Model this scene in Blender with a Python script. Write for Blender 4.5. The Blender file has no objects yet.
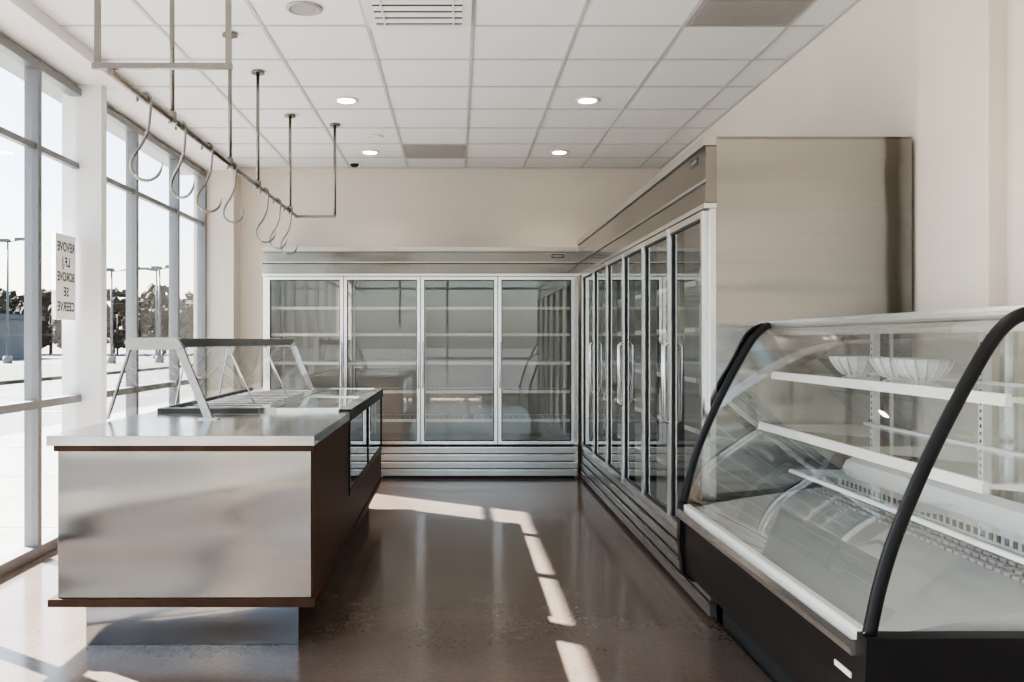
import bpy, bmesh, math, random
from mathutils import Vector, Matrix
random.seed(4)
scene = bpy.context.scene

# ------------------------------------------------------------ materials
def new_mat(name):
    m = bpy.data.materials.new(name); m.use_nodes = True
    nt = m.node_tree
    return m, nt, nt.nodes["Principled BSDF"]

def setp(b, **k):
    for n, v in k.items():
        b.inputs[n.replace('_', ' ')].default_value = v

def simple(name, col, rough=0.5, metal=0.0, var=0.06, scale=8.0, bump=0.0, emit=None, spec=None):
    m, nt, b = new_mat(name)
    tc = nt.nodes.new('ShaderNodeTexCoord')
    no = nt.nodes.new('ShaderNodeTexNoise'); no.inputs['Scale'].default_value = scale
    no.inputs['Detail'].default_value = 4
    nt.links.new(tc.outputs['Object'], no.inputs['Vector'])
    cr = nt.nodes.new('ShaderNodeValToRGB')
    cr.color_ramp.elements[0].position = 0.3; cr.color_ramp.elements[1].position = 0.7
    c0 = [max(0, c*(1-var)) for c in col]; c1 = [min(1, c*(1+var)) for c in col]
    cr.color_ramp.elements[0].color = (*c0, 1); cr.color_ramp.elements[1].color = (*c1, 1)
    nt.links.new(no.outputs['Fac'], cr.inputs['Fac'])
    nt.links.new(cr.outputs['Color'], b.inputs['Base Color'])
    setp(b, Roughness=rough, Metallic=metal)
    if spec is not None: b.inputs['Specular IOR Level'].default_value = spec
    if bump:
        bp = nt.nodes.new('ShaderNodeBump'); bp.inputs['Strength'].default_value = bump
        bp.inputs['Distance'].default_value = 0.01
        nt.links.new(no.outputs['Fac'], bp.inputs['Height'])
        nt.links.new(bp.outputs['Normal'], b.inputs['Normal'])
    if emit:
        b.inputs['Emission Color'].default_value = (*emit[0], 1)
        b.inputs['Emission Strength'].default_value = emit[1]
    return m

def steel(name, col=(0.62, 0.60, 0.57), rough=0.2, wav=0.25, aniso=0.5, rot=0.0, wz=2.2, streak=.07):
    """brushed stainless: fine horizontal grain, soft sheet waviness, smudgy roughness"""
    m, nt, b = new_mat(name); N = nt.nodes.new; L = nt.links.new
    tc = N('ShaderNodeTexCoord')
    mp = N('ShaderNodeMapping'); mp.inputs['Scale'].default_value = (1.5, 1.5, 520)
    L(tc.outputs['Object'], mp.inputs['Vector'])
    no = N('ShaderNodeTexNoise'); no.inputs['Scale'].default_value = 1.0; no.inputs['Detail'].default_value = 2
    L(mp.outputs['Vector'], no.inputs['Vector'])
    cr = N('ShaderNodeValToRGB')
    cr.color_ramp.elements[0].position = .25; cr.color_ramp.elements[1].position = .75
    cr.color_ramp.elements[0].color = (*[c*(1-streak) for c in col], 1)
    cr.color_ramp.elements[1].color = (*[c*(1+streak) for c in col], 1)
    L(no.outputs['Fac'], cr.inputs['Fac']); L(cr.outputs['Color'], b.inputs['Base Color'])
    n3 = N('ShaderNodeTexNoise'); n3.inputs['Scale'].default_value = 2.2; n3.inputs['Detail'].default_value = 2
    mp3 = N('ShaderNodeMapping'); mp3.inputs['Scale'].default_value = (.6, .6, 2.0)
    L(tc.outputs['Object'], mp3.inputs['Vector']); L(mp3.outputs['Vector'], n3.inputs['Vector'])
    mr = N('ShaderNodeMapRange'); mr.inputs['From Min'].default_value = .3; mr.inputs['From Max'].default_value = .7
    mr.inputs['To Min'].default_value = rough*.7; mr.inputs['To Max'].default_value = rough*1.4
    L(n3.outputs['Fac'], mr.inputs['Value']); L(mr.outputs['Result'], b.inputs['Roughness'])
    n2 = N('ShaderNodeTexNoise'); n2.inputs['Scale'].default_value = 1.3; n2.inputs['Detail'].default_value = 0
    mp2 = N('ShaderNodeMapping'); mp2.inputs['Scale'].default_value = (0.5, 0.5, wz)
    L(tc.outputs['Object'], mp2.inputs['Vector']); L(mp2.outputs['Vector'], n2.inputs['Vector'])
    b1 = N('ShaderNodeBump'); b1.inputs['Strength'].default_value = wav; b1.inputs['Distance'].default_value = 0.05
    L(n2.outputs['Fac'], b1.inputs['Height']); L(b1.outputs['Normal'], b.inputs['Normal'])
    tg = N('ShaderNodeTangent'); tg.direction_type = 'RADIAL'; tg.axis = 'Z'
    L(tg.outputs[0], b.inputs['Tangent'])
    b.inputs['Anisotropic'].default_value = aniso; b.inputs['Anisotropic Rotation'].default_value = rot
    setp(b, Metallic=1.0)
    return m

def glass(name, tint=(0.95, 0.97, 0.96), f0=0.07, rough=0.0):
    m = bpy.data.materials.new(name); m.use_nodes = True
    nt = m.node_tree; nt.nodes.clear()
    out = nt.nodes.new('ShaderNodeOutputMaterial')
    mix = nt.nodes.new('ShaderNodeMixShader')
    tr = nt.nodes.new('ShaderNodeBsdfTransparent'); tr.inputs['Color'].default_value = (*tint, 1)
    gl = nt.nodes.new('ShaderNodeBsdfGlossy'); gl.inputs['Roughness'].default_value = rough
    gl.inputs['Color'].default_value = (1, 1, 1, 1)
    lw = nt.nodes.new('ShaderNodeLayerWeight'); lw.inputs['Blend'].default_value = 0.5
    pw = nt.nodes.new('ShaderNodeMath'); pw.operation = 'POWER'; pw.inputs[1].default_value = 4.5
    ma = nt.nodes.new('ShaderNodeMath'); ma.operation = 'MULTIPLY_ADD'
    ma.inputs[1].default_value = 1 - f0; ma.inputs[2].default_value = f0
    nt.links.new(lw.outputs['Facing'], pw.inputs[0])
    nt.links.new(pw.outputs[0], ma.inputs[0])
    nt.links.new(ma.outputs[0], mix.inputs['Fac'])
    nt.links.new(tr.outputs[0], mix.inputs[1]); nt.links.new(gl.outputs[0], mix.inputs[2])
    nt.links.new(mix.outputs[0], out.inputs['Surface'])
    return m

M_wall = simple('wall_paint', (0.70, 0.635, 0.555), 0.7, var=0.015, scale=3, bump=0.02)
M_wallL = simple('column_paint', (0.78, 0.765, 0.74), 0.6, var=0.015, scale=3)
M_tile = simple('ceiling_tile', (0.79, 0.795, 0.79), 0.9, var=0.05, scale=120, bump=0.2)
M_grid = simple('ceiling_grid_paint', (0.52, 0.52, 0.515), 0.5, var=0.02)
M_alu = simple('window_aluminium', (0.21, 0.213, 0.218), 0.4, 0.5, var=0.03)
M_steel = steel('stainless_brushed', (0.36, 0.355, 0.35), 0.14, .15, .3)
M_steelP = steel('stainless_panel', (0.33, 0.325, 0.315), 0.13, .75, .5, 0, 3.4)
M_steelF = steel('stainless_counter_front', (0.215, 0.205, 0.19), 0.13, .60, .5, 0, 3.0)
M_steelH = steel('stainless_header', (0.23, 0.222, 0.212), 0.13, .55, .3, 0, 1.2, .1)
M_slat = simple('louvre_steel', (0.46, 0.445, 0.43), 0.28, 0.9, var=.03)
M_door = simple('door_frame_aluminium', (0.68, 0.68, 0.67), 0.2, 0.95, var=0.02)
M_blk = simple('black_plastic', (0.006, 0.006, 0.0065), 0.42, var=0.1, spec=.25)
M_gask = simple('black_gasket', (0.02, 0.02, 0.02), 0.6, var=0.1)
M_liner = simple('cooler_liner', (0.40, 0.395, 0.375), 0.45, 0.1, var=0.03)
M_deck = simple('case_deck_enamel', (0.44, 0.45, 0.45), 0.22, 0.3, var=0.03)
M_shelf = simple('shelf_enamel', (0.68, 0.68, 0.66), 0.35, var=0.02)
M_white = simple('white_enamel', (0.78, 0.78, 0.77), 0.3, var=0.02)
M_hook = simple('hook_steel', (0.26, 0.245, 0.225), 0.24, 1.0, var=0.08, scale=20)
M_cer = simple('white_ceramic', (0.85, 0.83, 0.80), 0.15, var=0.02)
M_lamp = simple('downlight_lens', (1, 0.95, 0.85), 0.5, emit=((1.0, 0.88, 0.70), 14))
M_vent = simple('vent_grey', (0.36, 0.345, 0.33), 0.5, var=0.03)
M_gl = glass('clear_glass')
M_glw = glass('window_glass', (0.96, 0.98, 0.98), 0.05)
M_gld = glass('cooler_door_glass', (0.82, 0.83, 0.81), 0.08)
M_glc = glass('case_glass', (0.92, 0.94, 0.93), 0.10)

def wood(name):
    m, nt, b = new_mat(name)
    tc = nt.nodes.new('ShaderNodeTexCoord')
    mp = nt.nodes.new('ShaderNodeMapping'); mp.inputs['Scale'].default_value = (3, 12, 1.0)
    nt.links.new(tc.outputs['Object'], mp.inputs['Vector'])
    no = nt.nodes.new('ShaderNodeTexNoise'); no.inputs['Scale'].default_value = 5; no.inputs['Detail'].default_value = 6
    nt.links.new(mp.outputs['Vector'], no.inputs['Vector'])
    cr = nt.nodes.new('ShaderNodeValToRGB')
    cr.color_ramp.elements[0].color = (0.024, 0.012, 0.007, 1); cr.color_ramp.elements[1].color = (0.085, 0.045, 0.028, 1)
    nt.links.new(no.outputs['Fac'], cr.inputs['Fac']); nt.links.new(cr.outputs['Color'], b.inputs['Base Color'])
    setp(b, Roughness=0.5); b.inputs['Specular IOR Level'].default_value = .12
    return m
M_wood = wood('dark_walnut')

def concrete(name):
    m, nt, b = new_mat(name)
    tc = nt.nodes.new('ShaderNodeTexCoord')
    n1 = nt.nodes.new('ShaderNodeTexNoise'); n1.inputs['Scale'].default_value = 1.1; n1.inputs['Detail'].default_value = 8; n1.inputs['Roughness'].default_value = 0.65
    n2 = nt.nodes.new('ShaderNodeTexNoise'); n2.inputs['Scale'].default_value = 45; n2.inputs['Detail'].default_value = 5
    nt.links.new(tc.outputs['Object'], n1.inputs['Vector']); nt.links.new(tc.outputs['Object'], n2.inputs['Vector'])
    mx = nt.nodes.new('ShaderNodeMath'); mx.operation = 'MULTIPLY_ADD'; mx.inputs[1].default_value = 0.35
    nt.links.new(n2.outputs['Fac'], mx.inputs[0])
    ml = nt.nodes.new('ShaderNodeMath'); ml.operation = 'MULTIPLY'; ml.inputs[1].default_value = 0.65
    nt.links.new(n1.outputs['Fac'], ml.inputs[0]); nt.links.new(ml.outputs[0], mx.inputs[2])
    cr = nt.nodes.new('ShaderNodeValToRGB')
    cr.color_ramp.elements[0].position = 0.33; cr.color_ramp.elements[1].position = 0.68
    cr.color_ramp.elements[0].color = (0.085, 0.064, 0.052, 1); cr.color_ramp.elements[1].color = (0.150, 0.122, 0.104, 1)
    nt.links.new(mx.outputs[0], cr.inputs['Fac']); nt.links.new(cr.outputs['Color'], b.inputs['Base Color'])
    mr = nt.nodes.new('ShaderNodeMapRange'); mr.inputs['To Min'].default_value = 0.07; mr.inputs['To Max'].default_value = 0.22
    nt.links.new(mx.outputs[0], mr.inputs['Value']); nt.links.new(mr.outputs['Result'], b.inputs['Roughness'])
    bp = nt.nodes.new('ShaderNodeBump'); bp.inputs['Strength'].default_value = 0.02; bp.inputs['Distance'].default_value = 0.003
    nt.links.new(n2.outputs['Fac'], bp.inputs['Height']); nt.links.new(bp.outputs['Normal'], b.inputs['Normal'])
    b.inputs['IOR'].default_value = 1.58
    return m
M_floor = concrete('polished_concrete')
M_walk = simple('sidewalk_concrete', (0.20, 0.195, 0.19), 0.9, var=0.12, scale=3)
M_asph = simple('asphalt', (0.085, 0.087, 0.09), 0.95, var=0.15, scale=2)
M_grass = simple('dry_grass', (0.06, 0.062, 0.035), 1.0, var=0.25, scale=2)
M_leaf = simple('tree_foliage', (0.036, 0.031, 0.017), 1.0, var=0.6, scale=1.0)
M_bark = simple('tree_bark', (0.03, 0.025, 0.02), 1.0)
M_pole = simple('pole_metal', (0.10, 0.105, 0.11), 0.5, 0.3)
M_line = simple('road_paint', (0.45, 0.45, 0.44), 0.8, var=0.05)
M_paper = simple('paper', (0.80, 0.80, 0.78), 0.8, var=0.01)
M_ink = simple('black_ink', (0.03, 0.03, 0.035), 0.6)
M_bldg = simple('distant_building_wall', (0.15, 0.14, 0.13), 0.9, var=0.05, scale=0.5)
M_dark = simple('dark_metal', (0.05, 0.048, 0.045), 0.3, 0.7, var=0.1)

# ------------------------------------------------------------ mesh builder
class MB:
    def __init__(s): s.bm = bmesh.new(); s.mats = []
    def mi(s, m):
        if m not in s.mats: s.mats.append(m)
        return s.mats.index(m)
    def box(s, x0, x1, y0, y1, z0, z1, m):
        i = s.mi(m)
        v = [s.bm.verts.new((x, y, z)) for x in (x0, x1) for y in (y0, y1) for z in (z0, z1)]
        for f in ((0,1,3,2),(4,6,7,5),(0,4,5,1),(2,3,7,6),(0,2,6,4),(1,5,7,3)):
            fc = s.bm.faces.new([v[k] for k in f]); fc.material_index = i
    def poly(s, pts, m, smooth=False):
        f = s.bm.faces.new([s.bm.verts.new(p) for p in pts]); f.material_index = s.mi(m); f.smooth = smooth
    def prism(s, prof, y0, y1, m):   # profile in xz, extruded along y
        i = s.mi(m)
        a = [s.bm.verts.new((x, y0, z)) for x, z in prof]; b = [s.bm.verts.new((x, y1, z)) for x, z in prof]
        n = len(prof)
        fs = [s.bm.faces.new(a), s.bm.faces.new(b[::-1])]
        for k in range(n): fs.append(s.bm.faces.new((a[k], b[k], b[(k+1) % n], a[(k+1) % n])))
        for f in fs: f.material_index = i
    def sheet(s, prof, y0, y1, m):
        i = s.mi(m)
        a = [s.bm.verts.new((x, y0, z)) for x, z in prof]; b = [s.bm.verts.new((x, y1, z)) for x, z in prof]
        for k in range(len(prof)-1):
            f = s.bm.faces.new((a[k], b[k], b[k+1], a[k+1])); f.material_index = i; f.smooth = True
    def tube(s, pts, r, m, seg=10, smooth=True, rr=None):
        i = s.mi(m); pts = [Vector(p) for p in pts]; rings = []
        up = None
        for k, p in enumerate(pts):
            t = (pts[min(k+1, len(pts)-1)] - pts[max(k-1, 0)]).normalized()
            if up is None:
                up = t.orthogonal().normalized()
                if abs(t.y) < .9: up = (Vector((0,1,0)) - t*t.y).normalized()
            up = (up - t*up.dot(t)).normalized(); sd = t.cross(up)
            q = r if rr is None else rr[k]
            ph = math.pi/seg if seg == 4 else 0
            rings.append([s.bm.verts.new(p + (up*math.cos(ph+2*math.pi*j/seg) + sd*math.sin(ph+2*math.pi*j/seg))*q) for j in range(seg)])
        for a, b in zip(rings, rings[1:]):
            for j in range(seg):
                f = s.bm.faces.new((a[j], a[(j+1) % seg], b[(j+1) % seg], b[j])); f.material_index = i; f.smooth = smooth
        for q in (rings[0][::-1], rings[-1]):
            f = s.bm.faces.new(q); f.material_index = i
    def disc(s, c, r, h, m, seg=28):
        s.tube([(c[0], c[1], c[2]), (c[0], c[1], c[2]+h)], r, m, seg)
    def lathe(s, c, prof, m, seg=28, wob=None):
        i = s.mi(m); rings = []
        for r, z in prof:
            rings.append([s.bm.verts.new((c[0]+r*math.cos(2*math.pi*j/seg), c[1]+r*math.sin(2*math.pi*j/seg), c[2]+z)) for j in range(seg)])
        for a, b in zip(rings, rings[1:]):
            for j in range(seg):
                f = s.bm.faces.new((a[j], a[(j+1) % seg], b[(j+1) % seg], b[j])); f.material_index = i; f.smooth = True
        f = s.bm.faces.new(rings[0]); f.material_index = i
        f = s.bm.faces.new(rings[-1]); f.material_index = i
    def obj(s, name, bevel=0.0, loc=(0,0,0), rz=0.0, parent=None, recalc=False):
        if recalc: bmesh.ops.recalc_face_normals(s.bm, faces=s.bm.faces)
        me = bpy.data.meshes.new(name); s.bm.to_mesh(me); s.bm.free()
        for m in s.mats: me.materials.append(m)
        o = bpy.data.objects.new(name, me); scene.collection.objects.link(o)
        o.location = loc; o.rotation_euler[2] = rz
        if bevel:
            b = o.modifiers.new('bevel', 'BEVEL'); b.width = bevel; b.segments = 2; b.limit_method = 'ANGLE'; b.angle_limit = 0.9
        if parent: o.parent = parent
        return o

# ------------------------------------------------------------ room shell
H = 3.16; XL = -2.6; XR = 2.16; YB = 9.28; YF = -3.0
b = MB(); b.box(XL-.1, XR+.1, YF-.1, YB+.1, -.1, 0, M_floor); b.obj('floor')

b = MB()
b.box(XL-.1, XR+.1, YF-.1, YB+.1, H, H+.1, M_tile)
gx = [0.09+.61*k for k in range(-5, 5)]
gy = [5.09+.61*k for k in range(-14, 8)]
for x in gx:
    if -2.3 < x < XR: b.box(x-.011, x+.011, YF, YB, H-.006, H, M_grid)
for y in gy:
    if YF < y < YB: b.box(-2.3, XR, y-.011, y+.011, H-.0055, H, M_grid)
b.box(XR-.025, XR, YF, YB, H-.008, H, M_grid); b.box(-2.3, XR, YB-.025, YB, H-.008, H, M_grid)
b.obj('ceiling')

b = MB(); b.box(XR, XR+.1, YF, YB, 0, H, M_wall); b.box(2.09, XR, 3.45, 3.98, 0, H-.01, M_wall); b.obj('wall_right')
b = MB(); b.box(XL-.1, XR+.1, YB, YB+.1, 0, H, M_wall); b.obj('wall_back')
b = MB()
b.box(XL-.1, XL, YF, YB, 3.05, H, M_wallL)
b.box(XL, -2.3, YF, YB, 3.08, H-.001, M_wallL)
b.box(XL-.1, -2.43, 6.0, 6.09, 0, 3.08, M_wallL)
b.box(XL-.1, -2.29, 9.0, YB, 0, 3.08, M_wall)
b.obj('wall_left')
b = MB()
b.box(XL-.1, XR+.1, YF-.1, YF, 2.9, H, M_wall)
b.box(XL-.1, XL+.2, YF-.1, YF, 0, 2.9, M_wall); b.box(XR-.2, XR+.1, YF-.1, YF, 0, 2.9, M_wall)
b.box(XL-.1, XR+.1, YF-.1, YF, 0, .1, M_wall)
b.obj('wall_front')
# unseen overhang added outside to trim the sun patch on the floor
b = MB(); b.box(-2.95, XL-.1, YF-.1, YB+.1, 3.10, 3.26, M_alu); b.obj('added_sun_overhang')

def window_side(name, y0, y1, mull):
    b = MB()
    xa, xb = XL-.05, XL+.035
    b.box(xa, xb, y0, y1, 0, .07, M_alu)
    b.box(xa, xb, y0, y1, .915, .965, M_alu)
    b.box(XL-.025, XL+.02, y0, y1, 2.505, 2.545, M_alu)
    b.box(xa, xb, y0, y1, 3.0, 3.05, M_alu)
    for y in mull: b.box(xa-.002, xb+.002, y-.024, y+.024, 0, 3.05, M_alu)
    b.poly([(XL, y0, .05), (XL, y1, .05), (XL, y1, 3.03), (XL, y0, 3.03)], M_glw)
    return b.obj(name, 0.003)
window_side('window_1', YF, 6.0, [YF+.03, -1.7, -.53, .65, 1.83, 3.01, 4.19, 5.40])
window_side('window_2', 6.09, 9.0, [6.12, 7.05, 8.1, 8.97])
b = MB()  # unseen glazed front, added to bring light onto the steel faces
for z in (.12, .94, 2.52, 2.875): b.box(XL+.2, XR-.2, YF-.09, YF+.05, z-.025, z+.025, M_alu)
for k in range(5):
    x = XL+.23+k*(XR-XL-.46)/4; b.box(x-.028, x+.028, YF-.092, YF+.052, .1, 2.9, M_alu)
b.poly([(XL+.2, YF-.03, .1), (XR-.2, YF-.03, .1), (XR-.2, YF-.03, 2.9), (XL+.2, YF-.03, 2.9)], M_glw)
b.obj('added_front_window', 0.003)

# ------------------------------------------------------------ ceiling fittings
def downlight(x, y):
    b = MB()
    b.lathe((x, y, H-.014), [(.060, .006), (.085, 0), (.092, .008), (.092, .0135)], M_white)
    b.disc((x, y, H-.012), .062, .002, M_lamp)
    b.obj('recessed_downlight')
    l = bpy.data.lights.new('downlight_lamp', 'SPOT'); l.energy = 17; l.color = (1, .90, .76)
    l.spot_size = math.radians(125); l.spot_blend = .8; l.shadow_soft_size = .06
    o = bpy.data.objects.new('downlight_lamp', l); scene.collection.objects.link(o); o.location = (x, y, H-.03)
for y in (8.49, 6.66, 3.0, 1.2, -.6, -2.2):
    for x in (-.84, .99): downlight(x, y)

b = MB(); b.lathe((-.84, 4.82, H-.016), [(.07, .004), (.085, 0), (.1, .006), (.1, .0155)], M_vent); b.obj('ceiling_speaker')
b = MB(); b.lathe((-.74, 7.85, H-.013), [(.05, .002), (.07, 0), (.08, .006), (.08, .0125)], M_white); b.obj('ceiling_speaker')
b = MB()
b.lathe((-1.05, 9.0, H-.05), [(.005, 0), (.03, .004), (.042, .02), (.045, .035)], M_blk)
b.disc((-1.05, 9.0, H-.016), .055, .0155, M_white); b.obj('security_camera')

# supply diffuser with long curved blades
b = MB(); x0, x1, y0, y1 = -.51, .08, 4.49, 5.08
b.box(x0, x1, y0, y1, H-.012, H, M_white)
b.box(x0+.05, x1-.05, y0+.05, y1-.05, H-.016, H-.012, M_gask)
for a, c, d, e in ((x0, x1, y0, y0+.05), (x0, x1, y1-.05, y1), (x0, x0+.05, y0+.05, y1-.05), (x1-.05, x1, y0+.05, y1-.05)):
    b.box(a, c, d, e, H-.022, H-.012, M_white)
for k in range(5):
    y = y0+.078+k*.092
    i = b.mi(M_white)
    for (ya, za), (yb, zb_) in (((0, .018), (.014, .028)), ((.014, .028), (.034, .031))):
        vs = [b.bm.verts.new(p) for p in ((x0+.05, y+ya, H-za), (x1-.05, y+ya, H-za), (x1-.05, y+yb, H-zb_), (x0+.05, y+yb, H-zb_))]
        b.bm.faces.new(vs).material_index = i
for xx in (x0+.10, x0+.49): b.box(xx-.004, xx+.004, y0+.05, y1-.05, H-.030, H-.014, M_white)
b.obj('ceiling_air_diffuser')
b = MB(); y0, y1 = 8.16, 8.73
b.box(x0, x1, y0, y1, H-.012, H, M_vent)
for k in range(26): b.box(x0+.02, x1-.02, y0+.02+k*.0208, y0+.03+k*.0208, H-.02, H-.011, M_vent)
b.obj('return_air_grille')
b = MB(); b.box(1.32, 1.91, 4.49, 5.08, H-.012, H, M_vent)
for k in range(26): b.box(1.34, 1.89, 4.51+k*.0208, 4.52+k*.0208, H-.018, H-.011, M_vent)
b.obj('return_air_grille')

# ------------------------------------------------------------ glass door coolers
def cooler(name, W, D, T, nd, ml, mr, loc, rz, handle_side):
    b = MB(); t = .04
    zb, zt = .33, 1.95
    b.box(0, t, 0, D, 0, T, M_steelP); b.box(W-t, W, 0, D, 0, T, M_steelP)
    b.box(t, W-t, D-.03, D, .1, T-.01, M_liner)
    b.box(t, W-t, .03, D-.03, .12, zb+.03, M_liner)
    b.box(t, W-t, .02, D-.03, zt+.02, T-.01, M_liner)
    b.box(0, W, 0, D, T, T+.012, M_steelH)
    # header box: face, rolled top trim, dark line, lower trim
    b.box(-.004, W+.004, -.05, -.001, zt+.03, T-.035, M_steelH)
    b.box(-.006, W+.006, -.062, -.001, T-.03, T+.014, M_slat)
    b.box(t*.2, W-t*.2, -.045, -.002, T-.037, T-.028, M_gask)
    b.box(-.005, W+.005, -.056, -.05, zt+.13, zt+.142, M_slat)
    b.box(-.003, W+.003, -.052, -.05, zt+.12, zt+.13, M_gask)
    b.box(-.006, W+.006, -.058, -.001, zt+.005, zt+.028, M_door)
    # base with louvre slats
    b.box(t, W-t, .0, .03, 0, zb, M_gask)
    for k in range(4):
        z = .03+k*.072
        b.box(.01, W-.01, -.03+.004*k, -.001, z, z+.060, M_slat)
        b.box(.01, W-.01, -.036+.004*k, -.03+.004*k, z+.050, z+.062, M_door)
    # end strips
    b.box(0, ml, -.03, -.001, zb, zt+.004, M_door); b.box(W-mr, W, -.03, -.001, zb, zt+.004, M_door)
    dw = (W-ml-mr)/nd
    b.box(ml, W-mr, -.018, .04, zb, zb+.02, M_gask); b.box(ml, W-mr, -.018, .04, zt-.01, zt+.01, M_gask)
    fr = .032
    for k in range(nd):
        a, c = ml+k*dw+.003, ml+(k+1)*dw-.003
        z0, z1 = zb+.006, zt-.000
        b.box(a, a+fr, -.055, -.02, z0, z1, M_door); b.box(c-fr, c, -.055, -.02, z0, z1, M_door)
        b.box(a+fr, c-fr, -.055, -.02, z0, z0+fr, M_door); b.box(a+fr, c-fr, -.055, -.02, z1-fr, z1, M_door)
        g = .007
        b.box(a+fr, a+fr+g, -.045, -.02, z0+fr, z1-fr, M_gask); b.box(c-fr-g, c-fr, -.045, -.02, z0+fr, z1-fr, M_gask)
        b.box(a+fr+g, c-fr-g, -.045, -.02, z0+fr, z0+fr+g, M_gask); b.box(a+fr+g, c-fr-g, -.045, -.02, z1-fr-g, z1-fr, M_gask)
        b.poly([(a+fr+g, -.035, z0+fr+g), (c-fr-g, -.035, z0+fr+g), (c-fr-g, -.035, z1-fr-g), (a+fr+g, -.035, z1-fr-g)], M_gld)
        left = handle_side[k] == 'L'
        hx = a+.018 if left else c-.018
        b.tube([(hx, -.055, 1.32), (hx, -.080, 1.30), (hx, -.080, .90), (hx, -.055, .88)], .008, M_door, 8)
        # mullion + shelf standards
        if k < nd-1: b.box(c-.012, c+.02, -.018, .03, zb, zt, M_gask)
        for sx in (a+.005, c-.02): b.box(sx, sx+.018, D-.06, D-.03, zb+.03, zt, M_shelf)
        for z in (.56, .84, 1.12, 1.40, 1.66):
            b.box(a+.01, c-.01, .10, .104, z-.022, z+.006, M_shelf)
            b.box(a+.01, c-.01, D-.07, D-.062, z-.004, z+.004, M_shelf)
            b.box(a+.01, a+.018, .10, D-.06, z-.012, z+.0, M_shelf); b.box(c-.018, c-.01, .10, D-.06, z-.012, z+.0, M_shelf)
            n = 15
            for q in range(n):
                wx = a+.02+(c-a-.04)*q/(n-1)
                b.box(wx-.0025, wx+.0025, .10, D-.065, z, z+.004, M_shelf)
    # stand-in badge
    b.box(W-.26, W-.14, -.053, -.05, T-.09, T-.055, M_gask)
    b.box(W-.25, W-.15, -.055, -.052, T-.076, T-.069, M_door)
    return b.obj(name, .002, loc, rz)
cooler('glass_door_cooler', 3.04, .74, 2.22, 4, .035, .035, (-1.87, 8.5, 0), 0, 'RRLL')
cooler('glass_door_cooler', 4.33, .92, 2.28, 6, .26, .04, (1.22, 8.46, 0), -math.pi/2, 'RLRLRL')

# ------------------------------------------------------------ curved glass deli case
def catmull(P, n=8):
    P = [P[0]]+P+[P[-1]]; out = []
    for i in range(1, len(P)-2):
        p0, p1, p2, p3 = [Vector(q) for q in P[i-1:i+3]]
        for k in range(n):
            t = k/n
            out.append(0.5*((2*p1)+(-p0+p2)*t+(2*p0-5*p1+4*p2-p3)*t*t+(-p0+3*p1-3*p2+p3)*t**3))
    out.append(Vector(P[-2])); return [(v[0], v[1]) for v in out]
prof = catmull([(1.465, 1.405), (1.41, 1.375), (1.348, 1.295), (1.230, 1.075), (1.135, .86), (1.086, .71), (1.056, .575)], 6)
b = MB()
Y0, Y1, XBk = 2.25, 4.09, 2.02
b.sheet(prof, Y0, Y1, M_glc)
for y in (Y0, Y1):
    b.tube([(x, y, z) for x, z in prof], .018, M_blk, 10)
    b.poly([(x, y, z) for x, z in prof]+[(XBk-.02, y, 1.40), (XBk-.02, y, .575)], M_gl)
    b.box(XBk-.04, XBk, y-.018, y+.018, .57, 1.40, M_blk)
# top
b.box(1.455, XBk+.01, Y0-.03, Y1+.03, 1.372, 1.411, M_slat)
b.box(1.45, XBk+.012, Y0-.035, Y1+.032, 1.410, 1.422, M_door)
b.box(1.452, 1.456, Y0-.03, Y1+.03, 1.386, 1.392, M_gask)
b.box(1.46, 1.475, Y0, Y1, 1.355, 1.372, M_door)
# body
body = [(1.05, .52), (1.046, .40), (1.06, .26), (1.10, .235), (XBk, .235), (XBk, .575), (XBk-.05, .575), (XBk-.05, .545), (1.075, .545), (1.06, .54)]
b.prism(body, Y0+.02, Y1-.02, M_blk)
endp = [(1.036, .578), (1.03, .40), (1.045, .25), (1.09, .215), (XBk+.01, .215), (XBk+.01, .578)]
b.prism(endp, Y0-.03, Y0+.025, M_blk); b.prism(endp, Y1-.025, Y1+.025, M_blk)
# bumper rail & lower glass channel
b.prism([(1.022, .556), (1.018, .535), (1.022, .515), (1.05, .515), (1.05, .556)], Y0+.026, Y1-.026, M_door)
b.prism([(1.05, .558), (1.05, .572), (1.075, .576), (1.085, .545), (1.05, .545)], Y0+.026, Y1-.026, M_shelf)
# kick base
b.box(1.23, XBk-.03, Y0+.03, Y1-.03, 0.0, .235, M_blk)
b.box(1.222, 1.23, Y0+.05, Y1-.05, .03, .215, M_gask)
# interior deck + rear air panel
b.prism([(1.085, .56), (1.30, .60), (1.72, .66), (1.76, .665), (1.76, .55), (1.085, .546)], Y0+.03, Y1-.03, M_deck)
b.prism([(1.76, .55), (1.76, .70), (1.80, .78), (1.84, .80), (1.84, .55)], Y0+.03, Y1-.03, M_white)
for k in range(40):
    y = Y0+.08+k*.0425
    b.box(1.757, 1.7605, y, y+.02, .675, .698, M_gask)
    for q in range(3): b.box(1.60+q*.035, 1.62+q*.035, y, y+.03, .6445+q*.005, .6545+q*.005, M_vent)
# rear frame and sliding doors
b.box(1.93, XBk-.0, Y0+.018, Y1-.018, .575, .60, M_door)
for a, c, x in ((Y0+.02, 3.20, 1.985), (3.14, Y1-.02, 2.0)):
    b.poly([(x, a, .6), (x, c, .6), (x, c, 1.37), (x, a, 1.37)], M_gl)
    for yy in (a, c-.03): b.box(x-.008, x+.008, yy, yy+.03, .6, 1.37, M_door)
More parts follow.
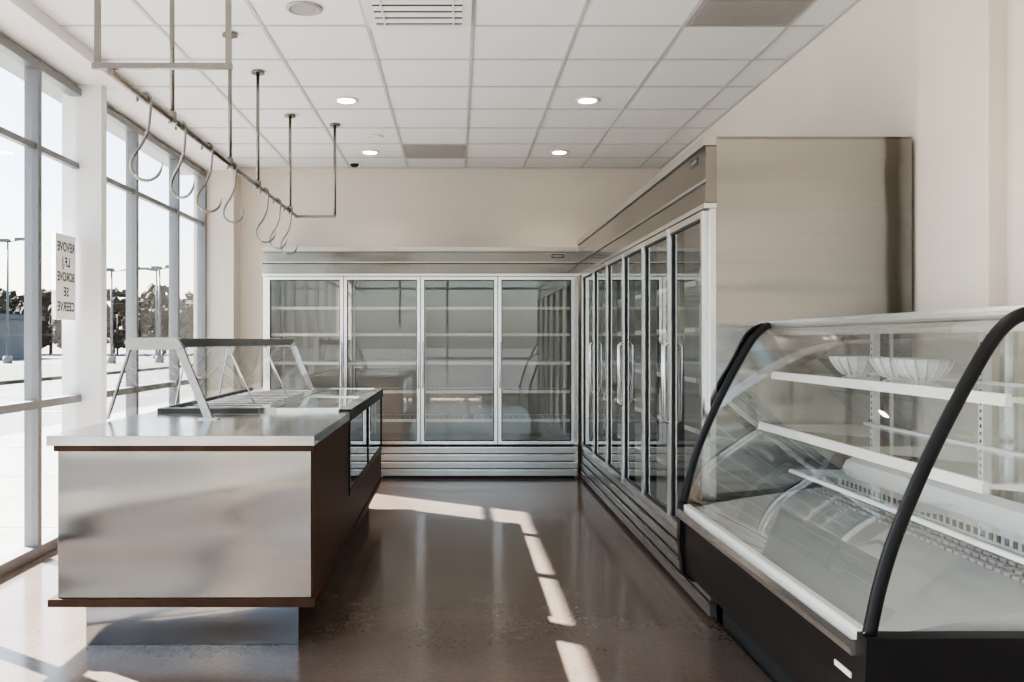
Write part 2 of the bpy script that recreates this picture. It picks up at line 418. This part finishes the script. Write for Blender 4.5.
# uprights with brackets
for y in (Y0+.10, 3.16, Y1-.10):
    b.box(1.885, 1.915, y-.015, y+.015, .58, 1.37, M_white)
    for q in range(26): b.box(1.883, 1.886, y-.004, y+.004, .64+q*.027, .652+q*.027, M_gask)
for z, xf, h in ((1.17, 1.44, .02), (.94, 1.38, .02), (.735, 1.52, .008)):
    b.poly([(xf+.015, Y0+.06, z+.012), (1.88, Y0+.06, z+.012), (1.88, Y1-.06, z+.012), (xf+.015, Y1-.06, z+.012)], M_gl)
    b.prism([(xf, z+.0-h*.6), (xf+.006, z+h), (xf+.018, z+h), (xf+.022, z-h*.6)], Y0+.06, Y1-.06, M_white)
    b.box(1.865, 1.885, Y0+.06, Y1-.06, z-.004, z+.018, M_white)
    for y in (Y0+.10, 3.16, Y1-.10):
        b.prism([(xf+.02, z-.002), (xf+.02, z+.010), (1.885, z+.010), (1.885, z-.05)], y-.005, y+.005, M_white)
# stand-in badge on the lower front
b.box(1.044, 1.0475, 2.33, 2.43, .435, .450, M_white)
b.obj('curved_glass_deli_case')

# bowls
bz = 1.1825
for (x, y, r) in ((1.70, 3.74, .10), (1.74, 3.46, .10), (1.70, 3.20, .10)):
    b = MB(); seg = 32
    prf = [(.040, 0), (.045, .004), (.072, .026), (r-.006, .062), (r, .082), (r-.006, .082), (r-.014, .062), (.066, .032), (.03, .014)]
    b.lathe((x, y, bz), prf, M_cer, seg)
    for q in range(16):
        a = 2*math.pi*q/16; pts = []
        for rr, zz in ((.050, .006), (.075, .028), (r-.003, .062), (r+.003, .082)): pts.append((x+rr*math.cos(a), y+rr*math.sin(a), bz+zz))
        b.tube(pts, .004, M_cer, 6)
    b.obj('ceramic_bowl')

# ------------------------------------------------------------ island serving counter
b = MB()
CX0, CX1, CY0, CY1, CS = -1.72, -.61, 3.72, 7.10, 4.95
b.box(-1.62, -.70, 3.86, 6.98, 0, .205, M_wood); b.box(-1.625, -.695, 3.845, 3.862, 0, .205, M_steelP)
b.box(CX0-.01, CX1+.01, CY0-.012, CY1, .205, .238, M_wood)
# cabinet section 1
b.box(CX0+.03, CX1-.012, CY0+.03, CS, .238, .885, M_wood)
b.box(CX0+.025, CX1-.01, CY0+.008, CY0+.03, .238, .875, M_steelF)
b.box(CX1-.012, CX1, CY0+.02, CS, .238, .885, M_wood)
b.box(CX0+.01, CX1+.003, CY0+.0, CS, .862, .888, M_wood)
# section 2
b.box(CX0+.03, CX1, CS, CY1-.02, .238, .46, M_wood)
b.box(CX0+.03, -1.10, CS, CY1-.02, .46, .74, M_wood)
b.box(CX0+.03, CX0+.07, CS, CY1-.02, .74, .885, M_wood)
b.box(-1.10, CX1, CY1-.05, CY1-.02, .46, .885, M_wood)
b.box(CX1-.035, CX1+.006, CS, CS+.035, .455, .93, M_blk); b.box(CX1-.035, CX1+.006, CY1-.055, CY1-.015, .455, .93, M_blk)
b.box(CX1-.03, CX1+.006, 6.0, 6.03, .49, .88, M_blk)
b.box(CX1-.035, CX1+.006, CS+.035, CY1-.055, .455, .49, M_blk)
b.box(CX1-.06, CX1+.012, CS+.0, CY1, .88, .945, M_blk)
b.poly([(CX1, CS+.03, .49), (CX1, CY1-.05, .49), (CX1, CY1-.05, .88), (CX1, CS+.03, .88)], M_gl)
b.box(-1.10, -1.09, CS, CY1-.05, .46, .85, M_dark)
for z in (.60, .74):
    b.box(-1.09, -.66, CS+.03, CY1-.06, z, z+.008, M_dark)
    b.box(-.665, -.655, CS+.03, CY1-.06, z-.010, z+.012, M_door)
b.box(-1.09, CX1-.01, CS+.03, CY1-.06, .868, .880, M_dark)  # solid panel added to stop sun passing through lid and side glass
for q in range(22):
    y = CS+.08+q*.094; b.tube([(-1.08, y, .895), (-.68, y, .895)], .006, M_door, 6)
# steel top
b.box(CX0-.012, CX1+.008, CY0-.02, CS-.15, .888, .930, M_steel)
b.box(CX0-.012, CX0+.08, CS-.15, CY1, .888, .930, M_steel)
b.box(-1.12, -1.02, CS+.0, CY1-.04, .86, .955, M_steel)
b.box(CX0+.08, CX1+.008, CY1-.06, CY1, .888, .935, M_steel)
b.box(CX0+.08, CX1+.008, CS-.15, CS, .888, .931, M_steel)
b.box(CX0+.06, -1.10, CS-.09, CS-.05, .93, .958, M_dark)
b.box(CX0+.06, CX0+.085, CS-.05, CY1-.05, .93, .958, M_dark)
# well
b.box(CX0+.07, -1.12, CS, CY1-.06, .74, .75, M_steel)
for q in range(7):
    y = CS+.01+q*.295
    b.box(CX0+.08, -1.12, y, y+.02, .90, .925, M_door)
    for xx in (-1.62, -1.37):
        b.box(xx, xx+.01, y+.02, y+.29, .77, .92, M_dark)
for q in range(24):
    y = CS+.03+q*.086; b.tube([(-1.62, y, .935), (-1.14, y, .935)], .006, M_door if q % 2 else M_dark, 6)
for xx in (-1.62, -1.38, -1.14): b.box(xx-.008, xx+.008, CS, CY1-.07, .922, .936, M_dark)
# flat glass lid on display half
b.poly([(-1.02, CS+.02, .95), (CX1-.06, CS+.02, .945), (CX1-.06, CY1-.05, .945), (-1.02, CY1-.05, .95)], M_glc)
for yy in (CS+.0, 5.98, CY1-.06): b.box(-1.02, CX1-.05, yy, yy+.03, .925, .952, M_door)
# sneeze guard
ga, gb = 4.50, 6.98
def gp(x, y): return x+(y-ga)/(gb-ga)*.12
for y in (ga, gb):
    xa, xf, xt0, xt1 = gp(-1.82 if y == ga else -1.70, y), gp(-1.27, y), gp(-1.68, y), gp(-1.43, y)
    for (p, q, w) in (((xf, .93), (xt1, 1.315), .024), ((xa+.03, .93), (xt0+.01, 1.31), .006)):
        d = Vector((q[0]-p[0], q[1]-p[1])).normalized(); n = Vector((-d.y, d.x))*w
        b.prism([(p[0]-n.x, p[1]), (p[0]+n.x, p[1]), (q[0]+n.x, q[1]), (q[0]-n.x, q[1])], y-.012, y+.012, M_steel)
    b.box(xf-.05, xf+.05, y-.035, y+.035, .93, .936, M_door)
    b.prism([(xt0-.02, 1.325), (xt0, 1.285), (xt1+.01, 1.285), (xt1+.03, 1.30), (xt1, 1.348), (xt0, 1.348)], y-.02, y+.02, M_steel)
def bar(xn, z0, z1, w, m):
    i = b.mi(m); v = []
    for y in (ga, gb):
        xx = gp(xn, y)
        v += [b.bm.verts.new(p) for p in ((xx-w, y, z0), (xx+w, y, z0), (xx+w, y, z1), (xx-w, y, z1))]
    for f in ((0,1,2,3),(7,6,5,4),(0,4,5,1),(1,5,6,2),(2,6,7,3),(3,7,4,0)):
        fc = b.bm.faces.new([v[k] for k in f]); fc.material_index = i
bar(-1.43, 1.298, 1.345, .014, M_steel); bar(-1.68, 1.298, 1.345, .012, M_steel)
b.poly([(gp(-1.68, ga), ga, 1.34), (gp(-1.43, ga), ga, 1.34), (gp(-1.43, gb), gb, 1.34), (gp(-1.68, gb), gb, 1.34)], M_glc)
b.poly([(gp(-1.68, ga), ga, 1.30), (gp(-1.68, gb), gb, 1.30), (-1.63, gb, .95), (-1.80, ga, .95)], M_glc)
b.poly([(gp(-1.43, ga), ga, 1.30), (gp(-1.43, gb), gb, 1.30), (gp(-1.33, gb), gb, 1.06), (gp(-1.33, ga), ga, 1.06)], M_glc)
for yy in (5.33, 6.15):
    b.tube([(gp(-1.43, yy), yy, 1.30), (gp(-1.27, yy), yy, .95)], .006, M_door, 8)
    b.tube([(gp(-1.68, yy), yy, 1.30), (gp(-1.75, yy), yy, .93)], .006, M_door, 8)
b.obj('refrigerated_serving_counter', .0015, recalc=False)

# ------------------------------------------------------------ hanging meat rail
RX, RZ = -1.35, 2.38
b = MB()
b.tube([(RX, 3.42, RZ), (RX, 7.42, RZ)], .014, M_hook, 12)
b.tube([(-1.42, 3.42, RZ+.02), (-.875, 3.42, RZ+.02)], .015, M_hook, 4, False)
for x in (-1.40, -.89): b.tube([(x, 3.42, RZ+.01), (x, 3.42, H-.006)], .014, M_hook, 4, False)
b.tube([(RX-.02, 7.40, RZ), (-1.02, 7.40, RZ)], .014, M_hook, 4, False)
b.tube([(-1.03, 7.40, RZ), (-1.03, 7.40, H-.006)], .012, M_hook, 8)
for x, y in ((RX, 4.16), (RX, 5.22), (RX, 5.95), (RX, 7.10), (-1.03, 7.40), (-1.40, 3.42), (-.89, 3.42)):
    if x == RX: b.tube([(x, y, RZ), (x, y, H-.006)], .012, M_hook, 8)
    b.disc((x, y, H-.018), .045, .012, M_hook, 20)
    b.lathe((x, y, RZ-.02), [(.02, 0), (.022, .01), (.022, .05), (.016, .06)], M_hook, 12) if x == RX else None
b.obj('hanging_meat_rail')

def hook(y, s, yaw):
    b = MB()
    P = [(-.034, -.012), (-.03, .012), (-.012, .026), (.008, .026), (.022, .010), (.024, -.02), (.020, -.07), (.012, -.13), (-.012, -.19),
         (-.042, -.235), (-.058, -.275), (-.052, -.315), (-.022, -.345), (.018, -.350), (.052, -.330), (.068, -.300), (.074, -.270)]
    C = catmull(P, 5); n = len(C)
    pts = []; rr = []
    for k, (u, w) in enumerate(C):
        u *= s; w *= s
        w += -.0045+.0035
        pts.append((RX+u*math.cos(yaw), y+u*math.sin(yaw), RZ+w-.003)); t = k/(n-1)
        rr.append(.0068 if t < .9 else .0068*(1-(t-.9)/.1*.85))
    b.tube(pts, .0065, M_hook, 8, True, rr)
    b.obj('meat_hook')
for y, s, yw in ((3.80, 1.0, .1), (4.30, .98, -.3), (4.76, .98, .2), (5.28, .95, -.1), (6.17, 1.0, .3), (6.60, 1.0, -.15), (7.02, 1.0, .1)):
    hook(y, s, yw)

# ------------------------------------------------------------ notice taped to the window
def text_mesh(body, size, mat):
    c = bpy.data.curves.new('t', 'FONT'); c.body = body; c.size = size; c.align_x = 'CENTER'; c.offset = size*.02
    o = bpy.data.objects.new('t', c); scene.collection.objects.link(o)
    dg = bpy.context.evaluated_depsgraph_get(); me = bpy.data.meshes.new_from_object(o.evaluated_get(dg))
    bpy.data.objects.remove(o); me.materials.clear(); me.materials.append(mat); return me
b = MB(); b.box(XL+.012, XL+.015, 5.66, 5.95, 1.47, 2.03, M_paper); sign = b.obj('paper_notice')
for k, (t, sz) in enumerate((('REVOVE', .085), ('LF.J', .085), ('BOROVE', .085), ('SE', .085), ('CEERVE', .085))):
    me = text_mesh(t, sz, M_ink); w = max(v.co.x for v in me.vertices)-min(v.co.x for v in me.vertices)
    o = bpy.data.objects.new('text_line_%d' % (k+1), me); scene.collection.objects.link(o)
    f = min(1, .25/w)
    o.matrix_world = Matrix.Translation((XL+.0165, 5.805, 1.92-k*.098)) @ Matrix(((0,0,1,0),(1,0,0,0),(0,1,0,0),(0,0,0,1))) @ Matrix.Diagonal((-f, 1, 1, 1))
    o.parent = sign

# ------------------------------------------------------------ outdoors
b = MB(); b.box(-6.5, XL-.11, -30, 40, -.2, -.03, M_walk)
for k in range(24): b.box(-6.5, XL-.11, -20+k*2.4, -19.985+k*2.4, -.031, -.0285, M_asph)
b.obj('sidewalk')
b = MB(); b.box(-160, 120, -160, 220, -.4, -.21, M_asph); b.obj('parking_lot_ground')
b = MB(); b.box(-26, -16, 20, 54, -.21, -.08, M_grass); b.obj('grass_verge')
b = MB(); b.box(-58, -30, 24, 54, -.21, -.08, M_grass); b.obj('grass_verge')
b = MB()
for k in range(12): b.box(-14.5, -8.5, 10+k*3, 10.12+k*3, -.21, -.2, M_line)
b.obj('parking_bay_lines')
b = MB(); b.box(-52, -38, 70, 80, -.2, 3.2, M_bldg); b.box(-52.3, -37.7, 69.7, 80.3, 3.2, 3.6, M_pole)
for k in range(6): b.box(-51+k*2.2, -49.6+k*2.2, 69.95, 70.02, 1.0, 2.4, M_dark)
b.obj('distant_building')
def tree_line(n, fx, fy, hmin, hmax):
    b = MB(); idx = b.mi(M_leaf)
    for i in range(n):
        x, y = fx(i), fy(i); h = random.uniform(hmin, hmax)
        b.tube([(x, y, -.2), (x+.1, y, h*.55)], .12, M_bark, 6)
        for q in range(5):
            a = random.uniform(0, 6.28)
            b.tube([(x, y, h*.35), (x+math.cos(a)*h*.25, y+math.sin(a)*h*.25, h*random.uniform(.6, .85))], .05, M_bark, 4)
        for q in range(50):
            a = random.uniform(0, 6.28); zz = random.uniform(.14, .95)
            rad = h*.40*math.sqrt(max(.08, 1-((zz-.5)/.48)**2))*math.sqrt(random.random())
            r = h*random.uniform(.05, .09)
            c = Vector((x+math.cos(a)*rad, y+math.sin(a)*rad, h*zz))
            g = bmesh.ops.create_icosphere(b.bm, subdivisions=1, radius=r, matrix=Matrix.Translation(c))
            for v in g['verts']:
                v.co = c+(v.co-c)*random.uniform(.55, 1.5)
                for f in v.link_faces: f.material_index = idx
    return b.obj('tree_line')
tree_line(62, lambda i: -64+i*1.02+random.uniform(-1, 1), lambda i: 100+random.uniform(-6, 6), 4.6, 7.8)
tree_line(26, lambda i: -74+random.uniform(-4, 4), lambda i: -40+i*4.6, 6, 9)
def lamp(x, y, h, arm):
    b = MB(); b.tube([(x, y, -.2), (x, y, h)], .09, M_pole, 8, True, [.11, .06])
    b.tube([(x, y, h-.1), (x+arm, y, h+.05)], .05, M_pole, 8)
    b.box(x+arm-.35, x+arm+.35, y-.2, y+.2, h, h+.18, M_pole)
    b.box(x-.55, x+.1, y-.2, y+.2, h-.1, h+.1, M_pole)
    b.disc((x, y, -.21), .3, .5, M_walk, 14)
    b.obj('parking_lot_lamp')
lamp(-30.7, 60, 8.2, .9); lamp(-23.6, 60, 6.2, 1.6); lamp(-26.0, 76, 7.5, -1.0); lamp(-21.0, 62, 6.5, .8)

# ------------------------------------------------------------ light
sd = Vector((1, -.67, -.89)).normalized()
l = bpy.data.lights.new('sun', 'SUN'); l.energy = 36.0; l.angle = math.radians(.55); l.color = (1, .96, .90)
o = bpy.data.objects.new('sun', l); scene.collection.objects.link(o); o.rotation_euler = sd.to_track_quat('-Z', 'Y').to_euler(); o.location = (-20, 15, 20)
w = bpy.data.worlds.new('sky'); scene.world = w; w.use_nodes = True; nt = w.node_tree
sky = nt.nodes.new('ShaderNodeTexSky'); sky.sky_type = 'NISHITA'; sky.sun_disc = False
sky.sun_elevation = math.radians(37); sky.sun_rotation = math.atan2(-sd.x, -sd.y); sky.dust_density = 1.5; sky.air_density = 1.0; sky.ozone_density = 2.0
hs = nt.nodes.new('ShaderNodeHueSaturation'); hs.inputs['Saturation'].default_value = .9
nt.links.new(sky.outputs[0], hs.inputs['Color']); nt.links.new(hs.outputs[0], nt.nodes['Background'].inputs['Color'])
nt.nodes['Background'].inputs['Strength'].default_value = .28

# ------------------------------------------------------------ camera
cd = bpy.data.cameras.new('camera'); cam = bpy.data.objects.new('camera', cd); scene.collection.objects.link(cam)
cam.location = (0, 0, 1.33); cam.rotation_euler = (math.pi/2, 0, 0)
cd.sensor_width = 36; cd.lens = 36*878/1024; cd.shift_x = 55/1024; cd.shift_y = 0
cd.clip_end = 500; scene.camera = cam
scene.view_settings.view_transform = 'AgX'
try: scene.view_settings.look = 'AgX - Medium High Contrast'
except Exception as e: print(e)
scene.view_settings.exposure = 1.2
